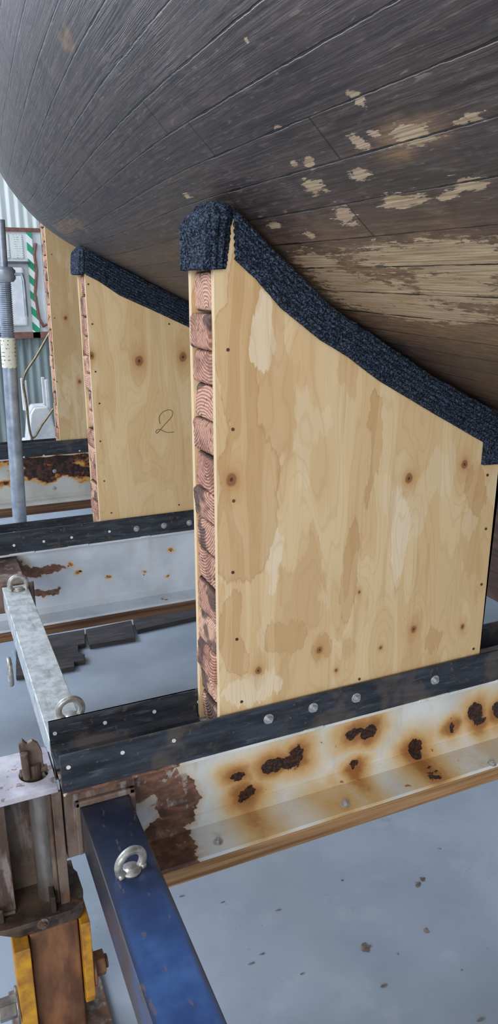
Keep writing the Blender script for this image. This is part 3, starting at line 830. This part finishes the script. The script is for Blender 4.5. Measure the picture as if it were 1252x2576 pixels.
bf=[W(*p,1,7.2) for p in[(124,838),(92,895),(60,950),(66,1010),(80,1100),(108,1065),(134,1028)]]
fr_=empty('bent_tube_frame',(bf[4].x,7.2,FLOOR),label='bent dull brass coloured tube frame leaning near the wall',cat='tube frame')
tube('tube',[tuple(p) for p in hermite(range(7),np.array([tuple(b) for b in bf]),np.linspace(0,6,50))],.011,mat_brass,fr_)
tube('leg',[bf[4],(bf[4].x,7.2,FLOOR)],.011,mat_brass,fr_)
ws=empty('plastic_stool',(W(97,1100,1,7.5).x,7.5,FLOOR),label='upturned white plastic stool standing by corrugated wall',cat='stool')
c=W(97,1060,1,7.5)
v,f=prism_xz([(c.x-.13,c.z-.18),(c.x-.09,c.z+.10),(c.x-.05,c.z+.16),(c.x+.08,c.z+.16),(c.x+.11,c.z+.08),(c.x+.15,c.z-.18)],7.35,7.65)
mesh('seat',v,f,mat_white,ws,bevel=.015)
for dx in(-.11,.09):
    for y in(7.38,7.6):
        box('leg',c.x+dx-.015,c.x+dx+.015,y,y+.03,c.z+.10,c.z+.42,mat_white,ws,bevel=.006)
box('base',c.x-.16,c.x+.18,7.33,7.67,FLOOR,c.z-.179,mat_white,ws,bevel=.02)

ZP=FLOOR+.03
for pl,k in (([(40,1612),(212,1583),(214,1618),(196,1622),(197,1640),(213,1645),(212,1660),(186,1664),(187,1676),(110,1690),(40,1700)],0),([(215,1583),(330,1560),(340,1603),(225,1622)],0),([(334,1556),(500,1520),(505,1548),(345,1584)],0)):
    poly=[tuple(W(*p,2,ZP))[:2] for p in pl]
    v,f=prism(poly,FLOOR+.002,ZP,2)
    mesh('floor_plank',v,f,mat_plank,None,bevel=.002,label='dark weathered plank offcut lying on the concrete',cat='plank',group='plank offcuts on the floor')
mat_leaf=mottled('dry_leaf',(84,72,64),(134,118,104),60,.8)
for (px,py,s,k) in((1050,2225,.017,0),(920,2385,.022,1),(965,2480,.014,2),(1070,2340,.014,0),(1062,2212,.012,1),(1210,2565,.012,2),(860,2215,.005,0),(700,2290,.008,2),(630,2425,.009,2),(455,2255,.008,2),(560,2270,.006,2),(1105,2135,.006,0),(660,2400,.008,2),(760,2450,.006,2),(1160,2440,.004,0),(1000,2400,.004,0)):
    c=W(px,py,2,FLOOR);V=[(c.x,c.y,FLOOR+.003+s*.12)];F=[];n=11
    for j in range(n):
        a=2*math.pi*j/n;r=s*(.45+.7*random.random())
        sx_=1. if k<2 else 1.5
        V.append((c.x+r*math.cos(a)*sx_,c.y+r*math.sin(a)*(.3 if k==2 else .8),FLOOR+.0012+random.random()*s*.15))
    F=[(0,1+j,1+(j+1)%n) for j in range(n)]
    o=mesh('dry_leaf',V,F,mat_leaf,None,label='curled dry leaf scrap on the concrete floor',cat='leaf',group='dry leaf scraps on the floor')
    sd=o.modifiers.new('t','SOLIDIFY');sd.thickness=.001

# ---------------------------------------------------------------- light
w=bpy.data.worlds.new('world');S.world=w;w.use_nodes=True
bg=w.node_tree.nodes['Background'];bg.inputs[0].default_value=(.78,.86,1,1);bg.inputs[1].default_value=.95
def area(name,loc,target,size,power,col):
    l=bpy.data.lights.new(name,'AREA');l.shape='RECTANGLE';l.size=size[0];l.size_y=size[1];l.energy=power;l.color=col
    o=bpy.data.objects.new(name,l);COL.objects.link(o);o.location=loc
    o.rotation_euler=(Vector(target)-Vector(loc)).to_track_quat('-Z','Y').to_euler();return o
area('doorway_light',(-3.5,-3.2,2.6),(1,2.2,1.2),(4,3.4),260,(1,.97,.93))
area('skylight',(-4,6.5,4.6),(.6,3.2,1.8),(4,3),560,(.76,.85,1))
